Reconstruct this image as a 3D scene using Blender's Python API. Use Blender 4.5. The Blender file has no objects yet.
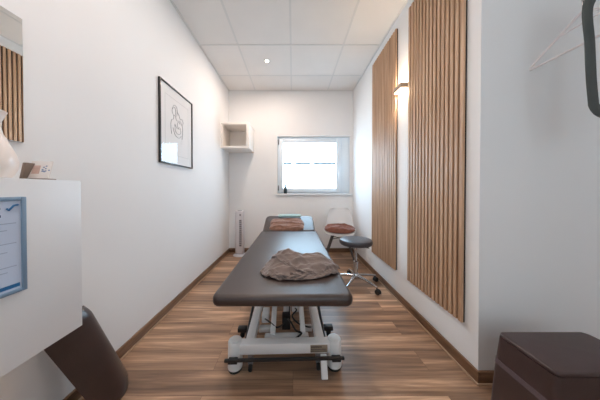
import bpy, bmesh, math, random
from mathutils import Vector, Matrix, noise
random.seed(7)
C = bpy.context.scene.collection
PI = math.pi
R = math.radians

# ------------------------------------------------------------------ materials
def lin(c):
    def f(v):
        v /= 255.0
        return v / 12.92 if v <= .04045 else ((v + .055) / 1.055) ** 2.4
    return (f(c[0]), f(c[1]), f(c[2]), 1.0)

class NT:
    def __init__(s, name):
        s.m = bpy.data.materials.new(name); s.m.use_nodes = True
        s.t = s.m.node_tree; s.n = s.t.nodes; s.l = s.t.links
        s.b = s.n['Principled BSDF']
    def add(s, typ, **kw):
        n = s.n.new(typ)
        for k, v in kw.items():
            if k in n.inputs: n.inputs[k].default_value = v
            else: setattr(n, k, v)
        return n
    def link(s, a, b): s.l.new(a, b)

def mat(name, rgb, rough=.5, metal=0, var=.06, scale=8, bump=0, bscale=60, coat=0, spec=None, stretch=None, sheen=0, emit=None):
    t = NT(name); b = t.b
    b.inputs['Roughness'].default_value = rough; b.inputs['Metallic'].default_value = metal
    if spec is not None: b.inputs['Specular IOR Level'].default_value = spec
    if coat: b.inputs['Coat Weight'].default_value = coat; b.inputs['Coat Roughness'].default_value = .32
    if sheen: b.inputs['Sheen Weight'].default_value = sheen
    tc = t.add('ShaderNodeTexCoord'); src = tc.outputs['Object']
    if stretch:
        mp = t.add('ShaderNodeMapping'); mp.inputs['Scale'].default_value = stretch
        t.link(src, mp.inputs['Vector']); src = mp.outputs['Vector']
    nz = t.add('ShaderNodeTexNoise', Scale=scale, Detail=4.0); t.link(src, nz.inputs['Vector'])
    c = lin(rgb); r = t.add('ShaderNodeValToRGB')
    r.color_ramp.elements[0].position = .3; r.color_ramp.elements[1].position = .7
    r.color_ramp.elements[0].color = tuple(v * (1 - var) for v in c[:3]) + (1,)
    r.color_ramp.elements[1].color = tuple(min(1, v * (1 + var)) for v in c[:3]) + (1,)
    t.link(nz.outputs['Fac'], r.inputs['Fac']); t.link(r.outputs['Color'], b.inputs['Base Color'])
    if bump:
        n2 = t.add('ShaderNodeTexNoise', Scale=bscale, Detail=3.0); t.link(src, n2.inputs['Vector'])
        bp = t.add('ShaderNodeBump', Strength=bump, Distance=.01); t.link(n2.outputs['Fac'], bp.inputs['Height'])
        t.link(bp.outputs['Normal'], b.inputs['Normal'])
    if emit:
        b.inputs['Emission Color'].default_value = lin(emit[0]); b.inputs['Emission Strength'].default_value = emit[1]
    return t.m

def wood_floor():
    t = NT('plank_floor'); b = t.b
    tc = t.add('ShaderNodeTexCoord')
    br = t.add('ShaderNodeTexBrick', Scale=1.0, offset=.37, offset_frequency=2)
    br.inputs['Brick Width'].default_value = 1.25; br.inputs['Row Height'].default_value = .147
    br.inputs['Mortar Size'].default_value = .0007; br.inputs['Bias'].default_value = 0
    br.inputs['Color1'].default_value = (0, 0, 0, 1); br.inputs['Color2'].default_value = (1, 1, 1, 1)
    br.inputs['Mortar'].default_value = (.0, .0, .0, 1)
    t.link(tc.outputs['Object'], br.inputs['Vector'])
    # shift grain per plank
    sep = t.add('ShaderNodeSeparateXYZ'); t.link(tc.outputs['Object'], sep.inputs[0])
    row = t.add('ShaderNodeMath', operation='MULTIPLY'); row.inputs[1].default_value = 23.0
    t.link(br.outputs['Color'], row.inputs[0])
    cmb = t.add('ShaderNodeCombineXYZ'); t.link(sep.outputs[0], cmb.inputs[0]); t.link(sep.outputs[1], cmb.inputs[1]); t.link(row.outputs[0], cmb.inputs[2])
    m1 = t.add('ShaderNodeMapping'); m1.inputs['Scale'].default_value = (1.1, 17, 1); t.link(cmb.outputs[0], m1.inputs['Vector'])
    n1 = t.add('ShaderNodeTexNoise', Scale=1.0, Detail=5.0, Roughness=.6, Distortion=.5); t.link(m1.outputs[0], n1.inputs['Vector'])
    m2 = t.add('ShaderNodeMapping'); m2.inputs['Scale'].default_value = (3.5, 70, 1); t.link(cmb.outputs[0], m2.inputs['Vector'])
    n2 = t.add('ShaderNodeTexNoise', Scale=1.0, Detail=3.0); t.link(m2.outputs[0], n2.inputs['Vector'])
    a = t.add('ShaderNodeMath', operation='MULTIPLY_ADD'); a.inputs[1].default_value = .26
    t.link(br.outputs['Color'], a.inputs[0])
    s1 = t.add('ShaderNodeMath', operation='MULTIPLY'); s1.inputs[1].default_value = 1.05; t.link(n1.outputs['Fac'], s1.inputs[0])
    t.link(s1.outputs[0], a.inputs[2])
    a2 = t.add('ShaderNodeMath', operation='MULTIPLY_ADD'); a2.inputs[1].default_value = .26
    t.link(n2.outputs['Fac'], a2.inputs[0]); t.link(a.outputs[0], a2.inputs[2])
    r = t.add('ShaderNodeValToRGB'); e = r.color_ramp.elements
    e[0].position = .46; e[0].color = lin((92, 70, 56))
    e[1].position = 1.0; e[1].color = lin((220, 180, 146))
    x = e.new(.66); x.color = lin((134, 104, 82))
    x = e.new(.84); x.color = lin((172, 136, 108))
    t.link(a2.outputs[0], r.inputs['Fac'])
    mx = t.add('ShaderNodeMix', data_type='RGBA'); mx.inputs[7].default_value = lin((86, 64, 50))
    t.link(br.outputs['Fac'], mx.inputs[0]); t.link(r.outputs['Color'], mx.inputs[6])
    t.link(mx.outputs[2], b.inputs['Base Color'])
    b.inputs['Roughness'].default_value = .34
    bp = t.add('ShaderNodeBump', Strength=.12, Distance=.002); t.link(a2.outputs[0], bp.inputs['Height']); t.link(bp.outputs['Normal'], b.inputs['Normal'])
    return t.m

def wood(name, dark, light, rough=.45, grain=(30, 30, 1.5)):
    t = NT(name); b = t.b
    tc = t.add('ShaderNodeTexCoord'); m1 = t.add('ShaderNodeMapping'); m1.inputs['Scale'].default_value = grain
    t.link(tc.outputs['Object'], m1.inputs['Vector'])
    n1 = t.add('ShaderNodeTexNoise', Scale=1.0, Detail=5.0, Distortion=.3); t.link(m1.outputs[0], n1.inputs['Vector'])
    r = t.add('ShaderNodeValToRGB'); e = r.color_ramp.elements
    e[0].position = .3; e[0].color = lin(dark); e[1].position = .72; e[1].color = lin(light)
    t.link(n1.outputs['Fac'], r.inputs['Fac']); t.link(r.outputs['Color'], b.inputs['Base Color'])
    b.inputs['Roughness'].default_value = rough
    return t.m

def emission(name, rgb, strength):
    t = NT(name); t.n.remove(t.b)
    e = t.add('ShaderNodeEmission', Strength=strength); e.inputs['Color'].default_value = lin(rgb)
    t.link(e.outputs[0], t.n['Material Output'].inputs[0]); return t.m

def glass(name):
    t = NT(name); t.n.remove(t.b)
    tr = t.add('ShaderNodeBsdfTransparent'); gl = t.add('ShaderNodeBsdfGlossy', Roughness=.0)
    lw = t.add('ShaderNodeLayerWeight', Blend=.5); pw = t.add('ShaderNodeMath', operation='POWER'); pw.inputs[1].default_value = 4.0
    fr = t.add('ShaderNodeMath', operation='MULTIPLY_ADD'); fr.inputs[1].default_value = .6; fr.inputs[2].default_value = .025
    t.link(lw.outputs['Facing'], pw.inputs[0]); t.link(pw.outputs[0], fr.inputs[0]); mx = t.add('ShaderNodeMixShader')
    t.link(fr.outputs[0], mx.inputs[0]); t.link(tr.outputs[0], mx.inputs[1]); t.link(gl.outputs[0], mx.inputs[2])
    t.link(mx.outputs[0], t.n['Material Output'].inputs[0]); return t.m

def print_mat():   # white sheet with soft grey rules (certificate body text is drawn as geometry)
    return mat('paper_sheet', (196, 208, 228), .35, var=.02)

M = {}
M['wall'] = mat('painted_wall', (236, 236, 236), .75, var=.012, scale=2, bump=.05, bscale=220)
M['ceil'] = mat('ceiling_tile', (229, 226, 223), .85, var=.02, scale=3, bump=.25, bscale=160)
M['grid'] = mat('grid_metal', (216, 215, 213), .5, var=.01)
M['floor'] = wood_floor()
M['base'] = wood('baseboard_wood', (92, 66, 47), (140, 106, 80), .4, (4, 4, 40))
M['bead'] = mat('bead_strip', (178, 150, 124), .45, var=.08)
M['slat'] = wood('slat_oak', (166, 128, 98), (212, 176, 144), .5, (45, 45, 1.6))
M['felt'] = mat('black_felt', (34, 25, 21), .9, bump=.2, bscale=400)
M['leather'] = mat('brown_leather', (52, 38, 34), .42, var=.10, scale=14, bump=.10, bscale=190, spec=.65, coat=.12)
M['leather2'] = mat('dark_brown_leatherette', (64, 47, 45), .42, var=.10, scale=12, bump=.10, bscale=230)
M['leather3'] = mat('espresso_leatherette', (58, 42, 38), .33, var=.12, scale=10, bump=.08, bscale=200, spec=.6)
M['seam'] = mat('dark_seam', (36, 27, 26), .6)
M['strap'] = mat('strap_web', (92, 78, 82), .6, bump=.2, bscale=500)
M['white'] = mat('white_lacquer', (232, 230, 228), .3, var=.012, scale=3)
M['shelfw'] = mat('shelf_white', (238, 232, 226), .45, var=.012)
M['cab'] = mat('cabinet_white', (226, 225, 225), .42, var=.01, scale=2)
M['steel'] = mat('white_powder_coat', (232, 230, 229), .35, var=.03)
M['plastic'] = mat('foot_plastic', (228, 228, 227), .3, var=.02)
M['black'] = mat('black_plastic', (32, 31, 32), .4, var=.1)
M['rubber'] = mat('black_rubber', (22, 22, 22), .7)
M['grey'] = mat('grey_metal', (140, 140, 143), .35, metal=.6)
M['chrome'] = mat('chrome', (205, 205, 208), .14, metal=1.0, var=.02)
M['stoolseat'] = mat('stool_vinyl', (66, 66, 72), .38, var=.08, bump=.08, bscale=240)
M['blanket'] = mat('taupe_blanket', (124, 108, 101), .9, var=.10, scale=16, bump=.35, bscale=420, sheen=.3)
M['blanket2'] = mat('brown_fleece', (134, 98, 82), .95, var=.2, scale=30, bump=.5, bscale=300, sheen=.3)
M['blanket3'] = mat('rust_blanket', (122, 74, 58), .95, var=.22, scale=30, bump=.5, bscale=300, sheen=.3)
M['towel'] = mat('teal_towel', (168, 200, 200), .95, bump=.4, bscale=380)
M['shell'] = mat('shell_plastic', (224, 224, 224), .3, var=.01)
M['darkleg'] = mat('dark_leg', (64, 57, 55), .45)
M['fan'] = mat('fan_plastic', (206, 202, 205), .35, var=.01)
M['fanslot'] = mat('fan_grille', (92, 88, 94), .5)
M['frameblk'] = mat('frame_black', (30, 29, 30), .35)
M['paper'] = mat('art_paper', (232, 230, 229), .6, var=.01)
M['ink'] = mat('ink_grey', (158, 158, 162), .7)
M['mount'] = mat('mount_line', (206, 205, 205), .7)
M['certpaper'] = print_mat()
M['certframe'] = mat('certificate_frame', (122, 146, 170), .35, var=.03)
M['certink'] = mat('certificate_ink', (58, 78, 112), .5)
M['certsoft'] = mat('certificate_soft_ink', (158, 172, 196), .5)
M['certbar'] = mat('certificate_bar', (36, 104, 156), .4)
M['vase'] = mat('ceramic_white', (238, 226, 218), .35, var=.012)
M['cardwood'] = mat('weathered_wood', (138, 124, 114), .6, var=.12, scale=30)
M['card'] = mat('card_white', (232, 226, 222), .5)
M['cardpink'] = mat('card_pink', (206, 178, 168), .6, var=.15, scale=60)
M['cardblue'] = mat('card_blue', (128, 146, 178), .6, var=.1)
M['upvc'] = mat('window_white', (228, 240, 249), .35, var=.01)
M['hingegrey'] = mat('hinge_grey', (104, 112, 118), .4)
M['sill'] = mat('sill_white', (236, 240, 243), .3, var=.01)
M['bottle'] = mat('bottle_dark', (52, 66, 72), .25)
M['bottlecap'] = mat('bottle_cap', (30, 32, 36), .4)
M['glass'] = glass('window_glass')
M['hanger'] = mat('hanger_white', (234, 228, 228), .35, var=.01)
M['strapdark'] = mat('strap_dark', (74, 78, 76), .7, var=.1, bump=.2, bscale=300)
M['lampbody'] = wood('lamp_wood', (150, 132, 116), (178, 158, 138), .5, (30, 3, 30))
M['lampglow'] = emission('lamp_glow', (255, 222, 184), 150)
M['spotglow'] = emission('spot_glow', (255, 246, 232), 30)
M['plate'] = mat('plate_bronze', (150, 134, 116), .4, var=.1, scale=50)
M['platetext'] = mat('plate_text', (72, 60, 52), .5)
M['facade'] = mat('facade_white', (240, 242, 244), .8, var=.01)
M['gutter'] = mat('gutter_dark', (26, 27, 29), .8)
M['snow'] = mat('ground_pale', (190, 190, 186), .9)
mm = NT('mirror_silver'); mm.b.inputs['Metallic'].default_value = 1; mm.b.inputs['Roughness'].default_value = .01
mm.b.inputs['Base Color'].default_value = (.86, .87, .87, 1); M['mirror'] = mm.m

# ------------------------------------------------------------------ geometry helpers
class MB:
    def __init__(s): s.bm = bmesh.new()
    def merge(s, b, mtx=None):
        if mtx is not None: bmesh.ops.transform(b, matrix=mtx, verts=b.verts)
        me = bpy.data.meshes.new('tmp'); b.to_mesh(me); b.free(); s.bm.from_mesh(me); bpy.data.meshes.remove(me); return s
    def box(s, x0, x1, y0, y1, z0, z1, bev=0, seg=2, mtx=None):
        b = bmesh.new(); bmesh.ops.create_cube(b, size=1)
        for v in b.verts: v.co = Vector(((x0+x1)/2 + v.co.x*(x1-x0), (y0+y1)/2 + v.co.y*(y1-y0), (z0+z1)/2 + v.co.z*(z1-z0)))
        if bev: bmesh.ops.bevel(b, geom=b.edges[:], offset=bev, segments=seg, affect='EDGES', profile=.5)
        return s.merge(b, mtx)
    def slab(s, outline, z0, z1, bev=0, seg=3, mtx=None):
        b = bmesh.new(); vs = [b.verts.new((x, y, z0)) for x, y in outline]; f = b.faces.new(vs)
        r = bmesh.ops.extrude_face_region(b, geom=[f]); top = [g for g in r['geom'] if isinstance(g, bmesh.types.BMVert)]
        for v in top: v.co.z = z1
        bmesh.ops.recalc_face_normals(b, faces=b.faces)
        if bev:
            ed = [e for e in b.edges if abs(e.verts[0].co.z - e.verts[1].co.z) < 1e-6]
            bmesh.ops.bevel(b, geom=ed, offset=bev, segments=seg, affect='EDGES', profile=.5)
        return s.merge(b, mtx)
    def tube(s, pts, r, n=10, closed=False, flat=None):
        pts = [Vector(p) for p in pts]; m = len(pts)
        rr = r if isinstance(r, (list, tuple)) else [r]*m
        b = bmesh.new(); rings = []; up = None
        for i, p in enumerate(pts):
            if closed: t = (pts[(i+1) % m] - pts[i-1]).normalized()
            else: t = (pts[min(i+1, m-1)] - pts[max(i-1, 0)]).normalized()
            if up is None:
                a = Vector((0, 0, 1)) if abs(t.z) < .9 else Vector((1, 0, 0))
                up = (a - t*a.dot(t)).normalized()
            else: up = (up - t*up.dot(t)).normalized()
            sd = t.cross(up); k = flat or 1
            rings.append([b.verts.new(p + (up*math.cos(2*PI*j/n) + sd*k*math.sin(2*PI*j/n))*rr[i]) for j in range(n)])
        for i in range(m if closed else m-1):
            A, B = rings[i], rings[(i+1) % m]
            for j in range(n): b.faces.new((A[j], A[(j+1) % n], B[(j+1) % n], B[j]))
        if not closed: b.faces.new(rings[0][::-1]); b.faces.new(rings[-1])
        bmesh.ops.recalc_face_normals(b, faces=b.faces)
        return s.merge(b)
    def lathe(s, prof, c=(0, 0, 0), n=28, mtx=None):
        b = bmesh.new(); rings = []
        for r, z in prof:
            if r < 1e-6: rings.append([b.verts.new((c[0], c[1], c[2]+z))])
            else: rings.append([b.verts.new((c[0]+r*math.cos(2*PI*j/n), c[1]+r*math.sin(2*PI*j/n), c[2]+z)) for j in range(n)])
        for A, B in zip(rings, rings[1:]):
            for j in range(n):
                k = (j+1) % n
                if len(A) == 1 and len(B) == 1: continue
                if len(A) == 1: b.faces.new((A[0], B[k], B[j]))
                elif len(B) == 1: b.faces.new((A[j], A[k], B[0]))
                else: b.faces.new((A[j], A[k], B[k], B[j]))
        if len(rings[0]) > 1: b.faces.new(rings[0][::-1])
        if len(rings[-1]) > 1: b.faces.new(rings[-1])
        bmesh.ops.recalc_face_normals(b, faces=b.faces)
        return s.merge(b, mtx)
    def surf(s, fn, nu, nv, closed_u=False):
        b = bmesh.new(); g = [[b.verts.new(fn(i/(nu if closed_u else nu-1), j/(nv-1))) for j in range(nv)] for i in range(nu)]
        for i in range(nu if closed_u else nu-1):
            for j in range(nv-1):
                k = (i+1) % nu
                b.faces.new((g[i][j], g[k][j], g[k][j+1], g[i][j+1]))
        bmesh.ops.recalc_face_normals(b, faces=b.faces)
        return s.merge(b)
    def quad(s, a, b, c, d):
        s.bm.faces.new([s.bm.verts.new(p) for p in (a, b, c, d)]); return s
    def build(s, name, material, parent=None, origin=None, ang=38, solid=0, subsurf=0):
        off = Vector((0, 0, 0))
        if parent is not None:
            p = parent
            while p: off += p.location; p = p.parent
        elif origin is not None: off = Vector(origin)
        for v in s.bm.verts: v.co -= off
        for f in s.bm.faces: f.smooth = True
        for e in s.bm.edges:
            e.smooth = not (len(e.link_faces) == 2 and e.calc_face_angle(0) > R(ang))
        me = bpy.data.meshes.new(name); s.bm.to_mesh(me); s.bm.free()
        me.materials.append(material)
        o = bpy.data.objects.new(name, me); C.objects.link(o)
        if parent is not None: o.parent = parent
        elif origin is not None: o.location = off
        if solid:
            md = o.modifiers.new('thick', 'SOLIDIFY'); md.thickness = solid; md.offset = 0
        if subsurf:
            md = o.modifiers.new('sub', 'SUBSURF'); md.levels = subsurf; md.render_levels = subsurf
        return o

def rrect(x0, x1, y0, y1, r, n=6):
    rs = r if isinstance(r, (list, tuple)) else [r]*4
    out = []
    for (cx, cy, a0, q) in ((x1, y1, 0, rs[0]), (x0, y1, 90, rs[1]), (x0, y0, 180, rs[2]), (x1, y0, 270, rs[3])):
        sx = -1 if cx == x1 else 1; sy = -1 if cy == y1 else 1
        for i in range(n+1):
            a = R(a0 + 90*i/n); out.append((cx + sx*q + q*math.cos(a), cy + sy*q + q*math.sin(a)))
    return out

def tag(o, label=None, cat=None, group=None, kind=None):
    if label: o['label'] = label
    if cat: o['category'] = cat
    if group: o['group'] = group
    if kind: o['kind'] = kind
    return o
def thing(name, loc, label, cat, group=None):
    o = bpy.data.objects.new(name, None); C.objects.link(o); o.location = loc
    o.empty_display_size = .1
    return tag(o, label, cat, group)
def struct(o): o['kind'] = 'structure'; return o

# ------------------------------------------------------------------ room (metres; camera at x=0, y=0)
XL, XR, YB, YA, XA, YR, H = -1.075, 1.005, 3.444, 1.103, 2.1, -1.3, 2.705
struct(MB().box(XL-.1, XA+.1, YR-.1, YB+.25, -.1, 0).build('floor', M['floor']))
struct(MB().box(XL-.1, XA+.1, YR-.1, YB+.25, H, H+.1).build('ceiling', M['ceil']))
struct(MB().box(XL-.1, XL, YR-.1, YB, 0, H).build('wall_left', M['wall']))
struct(MB().box(XR, XA+.1, YA, YB, 0, H).build('wall_right', M['wall']))         # its short end faces the camera
struct(MB().box(XA, XA+.1, YR-.1, YA, 0, H).build('wall_recess', M['wall']))
struct(MB().box(XL, XA, YR-.1, YR, 0, H).build('wall_rear', M['wall']))
WX0, WX1, WZ0, WZ1 = -.262, .958, .985, 1.940
w = MB()
w.box(XL-.1, WX0, YB, YB+.25, 0, H); w.box(WX1, XA+.1, YB, YB+.25, 0, H)
w.box(WX0, WX1, YB, YB+.25, 0, WZ0); w.box(WX0, WX1, YB, YB+.25, WZ1, H)
struct(w.build('wall_back', M['wall']))
BH, BT = .068, .014
struct(MB().box(XL, XL+BT, YR, YB, 0, BH, .003).build('baseboard_left', M['base']))
struct(MB().box(XL+BT, XR-BT, YB-BT, YB, 0, BH, .003).build('baseboard_back', M['base']))
struct(MB().box(XR-BT, XR, YA-BT, YB, 0, BH, .003).build('baseboard_right', M['base']))
struct(MB().box(XR, XA, YA-BT, YA, 0, BH, .003).build('baseboard_recess', M['base']))
struct(MB().box(XL+BT, XL+BT+.008, YR, YB-BT, 0, .010, .002).box(XR-BT-.008, XR-BT, YA-BT-.008, YB-BT, 0, .010, .002)
       .box(XR-BT, XA, YA-BT-.008, YA-BT, 0, .010, .002).build('trim_1', M['bead']))
# suspended ceiling grid
g = MB()
for k in range(-1, 5): g.box(-.628+.602*k-.010, -.628+.602*k+.010, YR, YB if -.628+.602*k < XR else YA, H-.004, H)
for k in range(0, 7):
    y = 2.985 - .622*k; g.box(XL, XR if y > YA else XA, y-.010, y+.010, H-.0045, H)
g.box(XL, XL+.018, YR, YB, H-.007, H); g.box(XR-.018, XR, YA, YB, H-.007, H); g.box(XL, XR, YB-.018, YB, H-.007, H)
struct(g.build('trim_2', M['grid']))

# ------------------------------------------------------------------ window
win = bpy.data.objects.new('window_1', None); C.objects.link(win); win.location = ((WX0+WX1)/2, YB+.03, WZ0); struct(win)
def ring(mb, x0, x1, z0, z1, t, y0, y1, bev=.004, tr=None):
    tr = tr or t
    mb.box(x0, x0+t, y0, y1, z0, z1, bev); mb.box(x1-tr, x1, y0, y1, z0, z1, bev)
    mb.box(x0+t-.002, x1-tr+.002, y0, y1, z1-t, z1, bev); mb.box(x0+t-.002, x1-tr+.002, y0, y1, z0, z0+t, bev)
    return mb
fr = ring(MB(), WX0, WX1, WZ0, WZ1, .045, YB+.035, YB+.10, tr=.17).build('window_frame', M['upvc'], win)
sx0, sx1, sz0, sz1 = WX0+.025, .80, WZ0+.022, WZ1-.03
sash = ring(MB(), sx0, sx1, sz0, sz1, .068, YB+.012, YB+.075, .008).build('sash', M['upvc'], win)
MB().quad((sx0+.064, YB+.043, sz0+.064), (sx1-.064, YB+.043, sz0+.064), (sx1-.064, YB+.043, sz1-.064), (sx0+.064, YB+.043, sz1-.064)).build('pane', M['glass'], sash)
h = MB().box(.756, .776, YB+.002, YB+.012, 1.30, 1.37, .003); h.tube([(.766, YB+.004, 1.335), (.766, YB-.03, 1.335), (.766, YB-.034, 1.33), (.766, YB-.034, 1.225)], .008, 10)
h.build('window_handle', M['sill'], sash)
for z in (WZ0+.05, WZ1-.13):
    MB().box(WX0+.008, WX0+.026, YB+.004, YB+.034, z, z+.085, .003).build('hinge', M['hingegrey'], fr)
MB().box(WX0-.03, WX1+.04, YB-.028, YB+.034, WZ0-.03, WZ0, .005).build('window_sill', M['sill'], win)
MB().box(WX0-.012, WX1, YB-.006, YB, WZ1, WZ1+.022, .002).build('window_head', M['sill'], win)

# outside: a pale neighbouring house and ground
o = MB().box(-9, 9, 10, 14, -1, 2.36).build('neighbouring_facade', M['facade']); struct(o)
gm = MB()
for a, b in ((-1.25, -.05), (.12, .85), (1.0, 2.3)): gm.box(a, b, 9.86, 10, 2.30, 2.37, .02)
struct(gm.build('trim_3', M['gutter']))
struct(MB().box(-12, 12, YB+.3, 14, -1.1, -1).build('ground', M['snow']))

# ------------------------------------------------------------------ slatted panels on the right wall
def slat_panel(y0, label, w=.60):
    q = w/15
    t = thing('slat_wall_panel', (XR, y0+.3, .27), label, 'wall panel', 'slatted wood panels on the right wall')
    MB().box(XR-.009, XR, y0+.006, y0+w, .27, 2.59).build('felt_backing', M['felt'], t)
    s = MB()
    for k in range(15): s.box(XR-.022, XR-.009, y0+.004+q*k, y0+.004+q*k+.0255, .27, 2.59, .0015, 1)
    s.build('slats', M['slat'], t)
    return t
slat_panel(1.186, 'tall slatted oak acoustic panel, the nearer and larger-looking of two on the right wall', .585)
slat_panel(1.972, 'tall slatted oak acoustic panel on the right wall behind the wall lamp, beside the stool')

# wall lamp between the panels
lp = thing('wall_lamp', (XR, 1.868, 1.967), 'glowing slim wooden up-and-down wall light between the two slatted panels', 'wall lamp')
ly0, ly1, lx = 1.802, 1.934, XR-.062
lb = MB().box(lx, XR, ly0, ly1, 1.944, 1.990, .003).build('lamp_housing', M['lampbody'], lp)
MB().box(lx+.008, XR-.008, ly0+.008, ly1-.008, 1.990, 1.993).build('light_strip', M['lampglow'], lp)
MB().box(lx+.008, XR-.008, ly0+.008, ly1-.008, 1.941, 1.944).build('light_strip', M['lampglow'], lp)

# recessed downlight
dl = thing('downlight', (-.335, 2.65, H), 'small round recessed downlight glowing in a ceiling tile', 'ceiling light')
MB().lathe([(.020, -.002), (.024, -.006), (.038, -.005), (.042, -.001), (.042, 0)], (-.335, 2.65, H)).build('trim_ring', M['grid'], dl)
MB().lathe([(0, -.006), (.020, -.006), (.020, -.001)], (-.335, 2.65, H)).build('lamp_lens', M['spotglow'], dl)

# ------------------------------------------------------------------ left wall
pf = thing('picture_frame', (XL, 1.9, 1.262), 'black-framed line drawing on white paper hung on the left wall', 'picture')
py0, py1, pz0, pz1, px = 1.640, 2.168, 1.268, 1.950, XL+.018
f = MB(); t_ = .011
f.box(XL, px, py0, py0+t_, pz0, pz1, .001).box(XL, px, py1-t_, py1, pz0, pz1, .001)
f.box(XL, px, py0+t_, py1-t_, pz1-t_, pz1, .001).box(XL, px, py0+t_, py1-t_, pz0, pz0+t_, .001)
f.build('frame', M['frameblk'], pf)
pr = MB().box(XL, XL+.008, py0+t_, py1-t_, pz0+t_, pz1-t_).build('print', M['paper'], pf)
k = MB(); yy0, yy1, zz0, zz1 = py0+.075, py1-.075, pz0+.09, pz1-.09
for a in ((yy0, yy1, zz0, zz0+.004), (yy0, yy1, zz1-.004, zz1), (yy0, yy0+.004, zz0, zz1), (yy1-.004, yy1, zz0, zz1)):
    k.box(XL+.008, XL+.0085, a[0], a[1], a[2], a[3])
k.build('border_line', M['mount'], pr)
ln = MB(); cy, cz = 1.915, 1.66
def stroke(pts, r=.0018):
    P = []
    pts = [Vector((XL+.0095, cy+a, cz+b)) for a, b in pts]
    for i in range(len(pts)-1):
        p0, p1, p2, p3 = pts[max(i-1, 0)], pts[i], pts[i+1], pts[min(i+2, len(pts)-1)]
        for s in range(6):
            u = s/6
            P.append(.5*((2*p1)+(-p0+p2)*u+(2*p0-5*p1+4*p2-p3)*u*u+(-p0+3*p1-3*p2+p3)*u**3))
    P.append(pts[-1]); ln.tube(P, r, 5)
stroke([(-.06, .13), (-.09, .11), (-.10, .08), (-.075, .05), (-.05, .07), (-.045, .10), (-.06, .13)])
stroke([(-.10, .10), (-.07, .145), (-.03, .14), (-.02, .10), (-.03, .06)])
stroke([(-.075, .05), (-.08, .02), (-.11, 0), (-.12, -.05), (-.11, -.12)])
stroke([(-.05, .06), (-.03, .02), (.02, .03), (.06, 0), (.07, -.06), (.06, -.13)])
stroke([(-.02, .10), (.01, .08), (.03, .05), (.06, .06), (.08, .03), (.06, 0)])
stroke([(-.06, -.02), (-.02, -.05), (.02, -.03), (.04, -.07), (0, -.10), (-.05, -.08), (-.06, -.02)])
stroke([(-.09, -.06), (-.05, -.12), (.01, -.13), (.05, -.10)])
stroke([(.03, .0), (.0, .02), (-.02, -.02), (.01, -.05)])
ln.build('line_drawing', M['ink'], pr)
MB().quad((XL+.014, py0+t_, pz0+t_), (XL+.014, py1-t_, pz0+t_), (XL+.014, py1-t_, pz1-t_), (XL+.014, py0+t_, pz1-t_)).build('glass', M['glass'], pf)

mi = thing('wall_mirror', (XL, .55, 1.25), 'frameless rectangular mirror on the left wall reflecting the slats', 'mirror')
MB().box(XL, XL+.006, .20, .815, 1.232, 1.718).build('backing', M['grey'], mi)
MB().box(XL+.006, XL+.010, .20, .815, 1.232, 1.718, .0015, 1).build('mirror_glass', M['mirror'], mi)

# wall-hung cabinet
CX, CY1, CZ0, CZ1 = -.85, .822, .500, 1.081
cb = thing('wall_cabinet', (-.96, .5, CZ0), 'glossy white slim wall-hung cabinet at left edge carrying the blue certificate', 'cabinet')
MB().box(XL, CX-.018, .10, CY1, CZ0, CZ1-.018, .002).build('cabinet_body', M['cab'], cb)
MB().box(CX-.017, CX, .102, CY1, CZ0, CZ1, .001).build('front_panel', M['cab'], cb)
MB().box(XL, CX-.018, .10, CY1, CZ1-.017, CZ1, .001).build('cabinet_top', M['cab'], cb)

# certificate on the cabinet front
cf = thing('framed_certificate', (CX, .547, .731), 'blue-framed printed certificate fixed on the white cabinet front', 'certificate')
cy0, cy1, cz0, cz1 = .434, .648, .731, 1.024
f = MB(); q = .012
f.box(CX, CX+.008, cy0, cy0+q, cz0, cz1, .002).box(CX, CX+.008, cy1-q, cy1, cz0, cz1, .002)
f.box(CX, CX+.008, cy0+q, cy1-q, cz1-q, cz1, .002).box(CX, CX+.008, cy0+q, cy1-q, cz0, cz0+q, .002)
f.build('frame', M['certframe'], cf)
sh = MB().box(CX, CX+.004, cy0+q, cy1-q, cz0+q, cz1-q).build('sheet', M['certpaper'], cf)
x0, x1 = CX+.004, CX+.0046
tx = MB()
for (a, b, z, hh) in ((.470, .535, .992, .010), (.548, .572, .990, .008), (.580, .592, .990, .008), (.50, .545, .968, .007), (.553, .575, .968, .007), (.582, .592, .968, .007)):
    n = max(2, int((b-a)/.008))
    for i in range(n):
        a0 = a+(b-a)*i/n; tx.box(x0, x1, a0, a0+.0055, z-hh*random.choice((.35, .5)), z+hh*random.choice((.3, .55)))
tx.build('heading_text', M['certink'], sh)
lg = MB(); lg.tube([(x1, .604, .990), (x1, .609, .984), (x1, .620, .998), (x1, .630, 1.000)], .0028, 6); lg.build('tick_emblem', M['certbar'], sh)
sf = MB()
for i, z in enumerate((.945, .925, .905, .885, .860, .842, .815, .80)):
    sf.box(x0, x1, .465, .625-.02*(i % 3), z-.0012, z+.0012)
sf.build('text_lines', M['certsoft'], sh)
MB().box(x0, x1, .458, .632, .749, .760).build('colour_bar', M['certbar'], sh)

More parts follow.
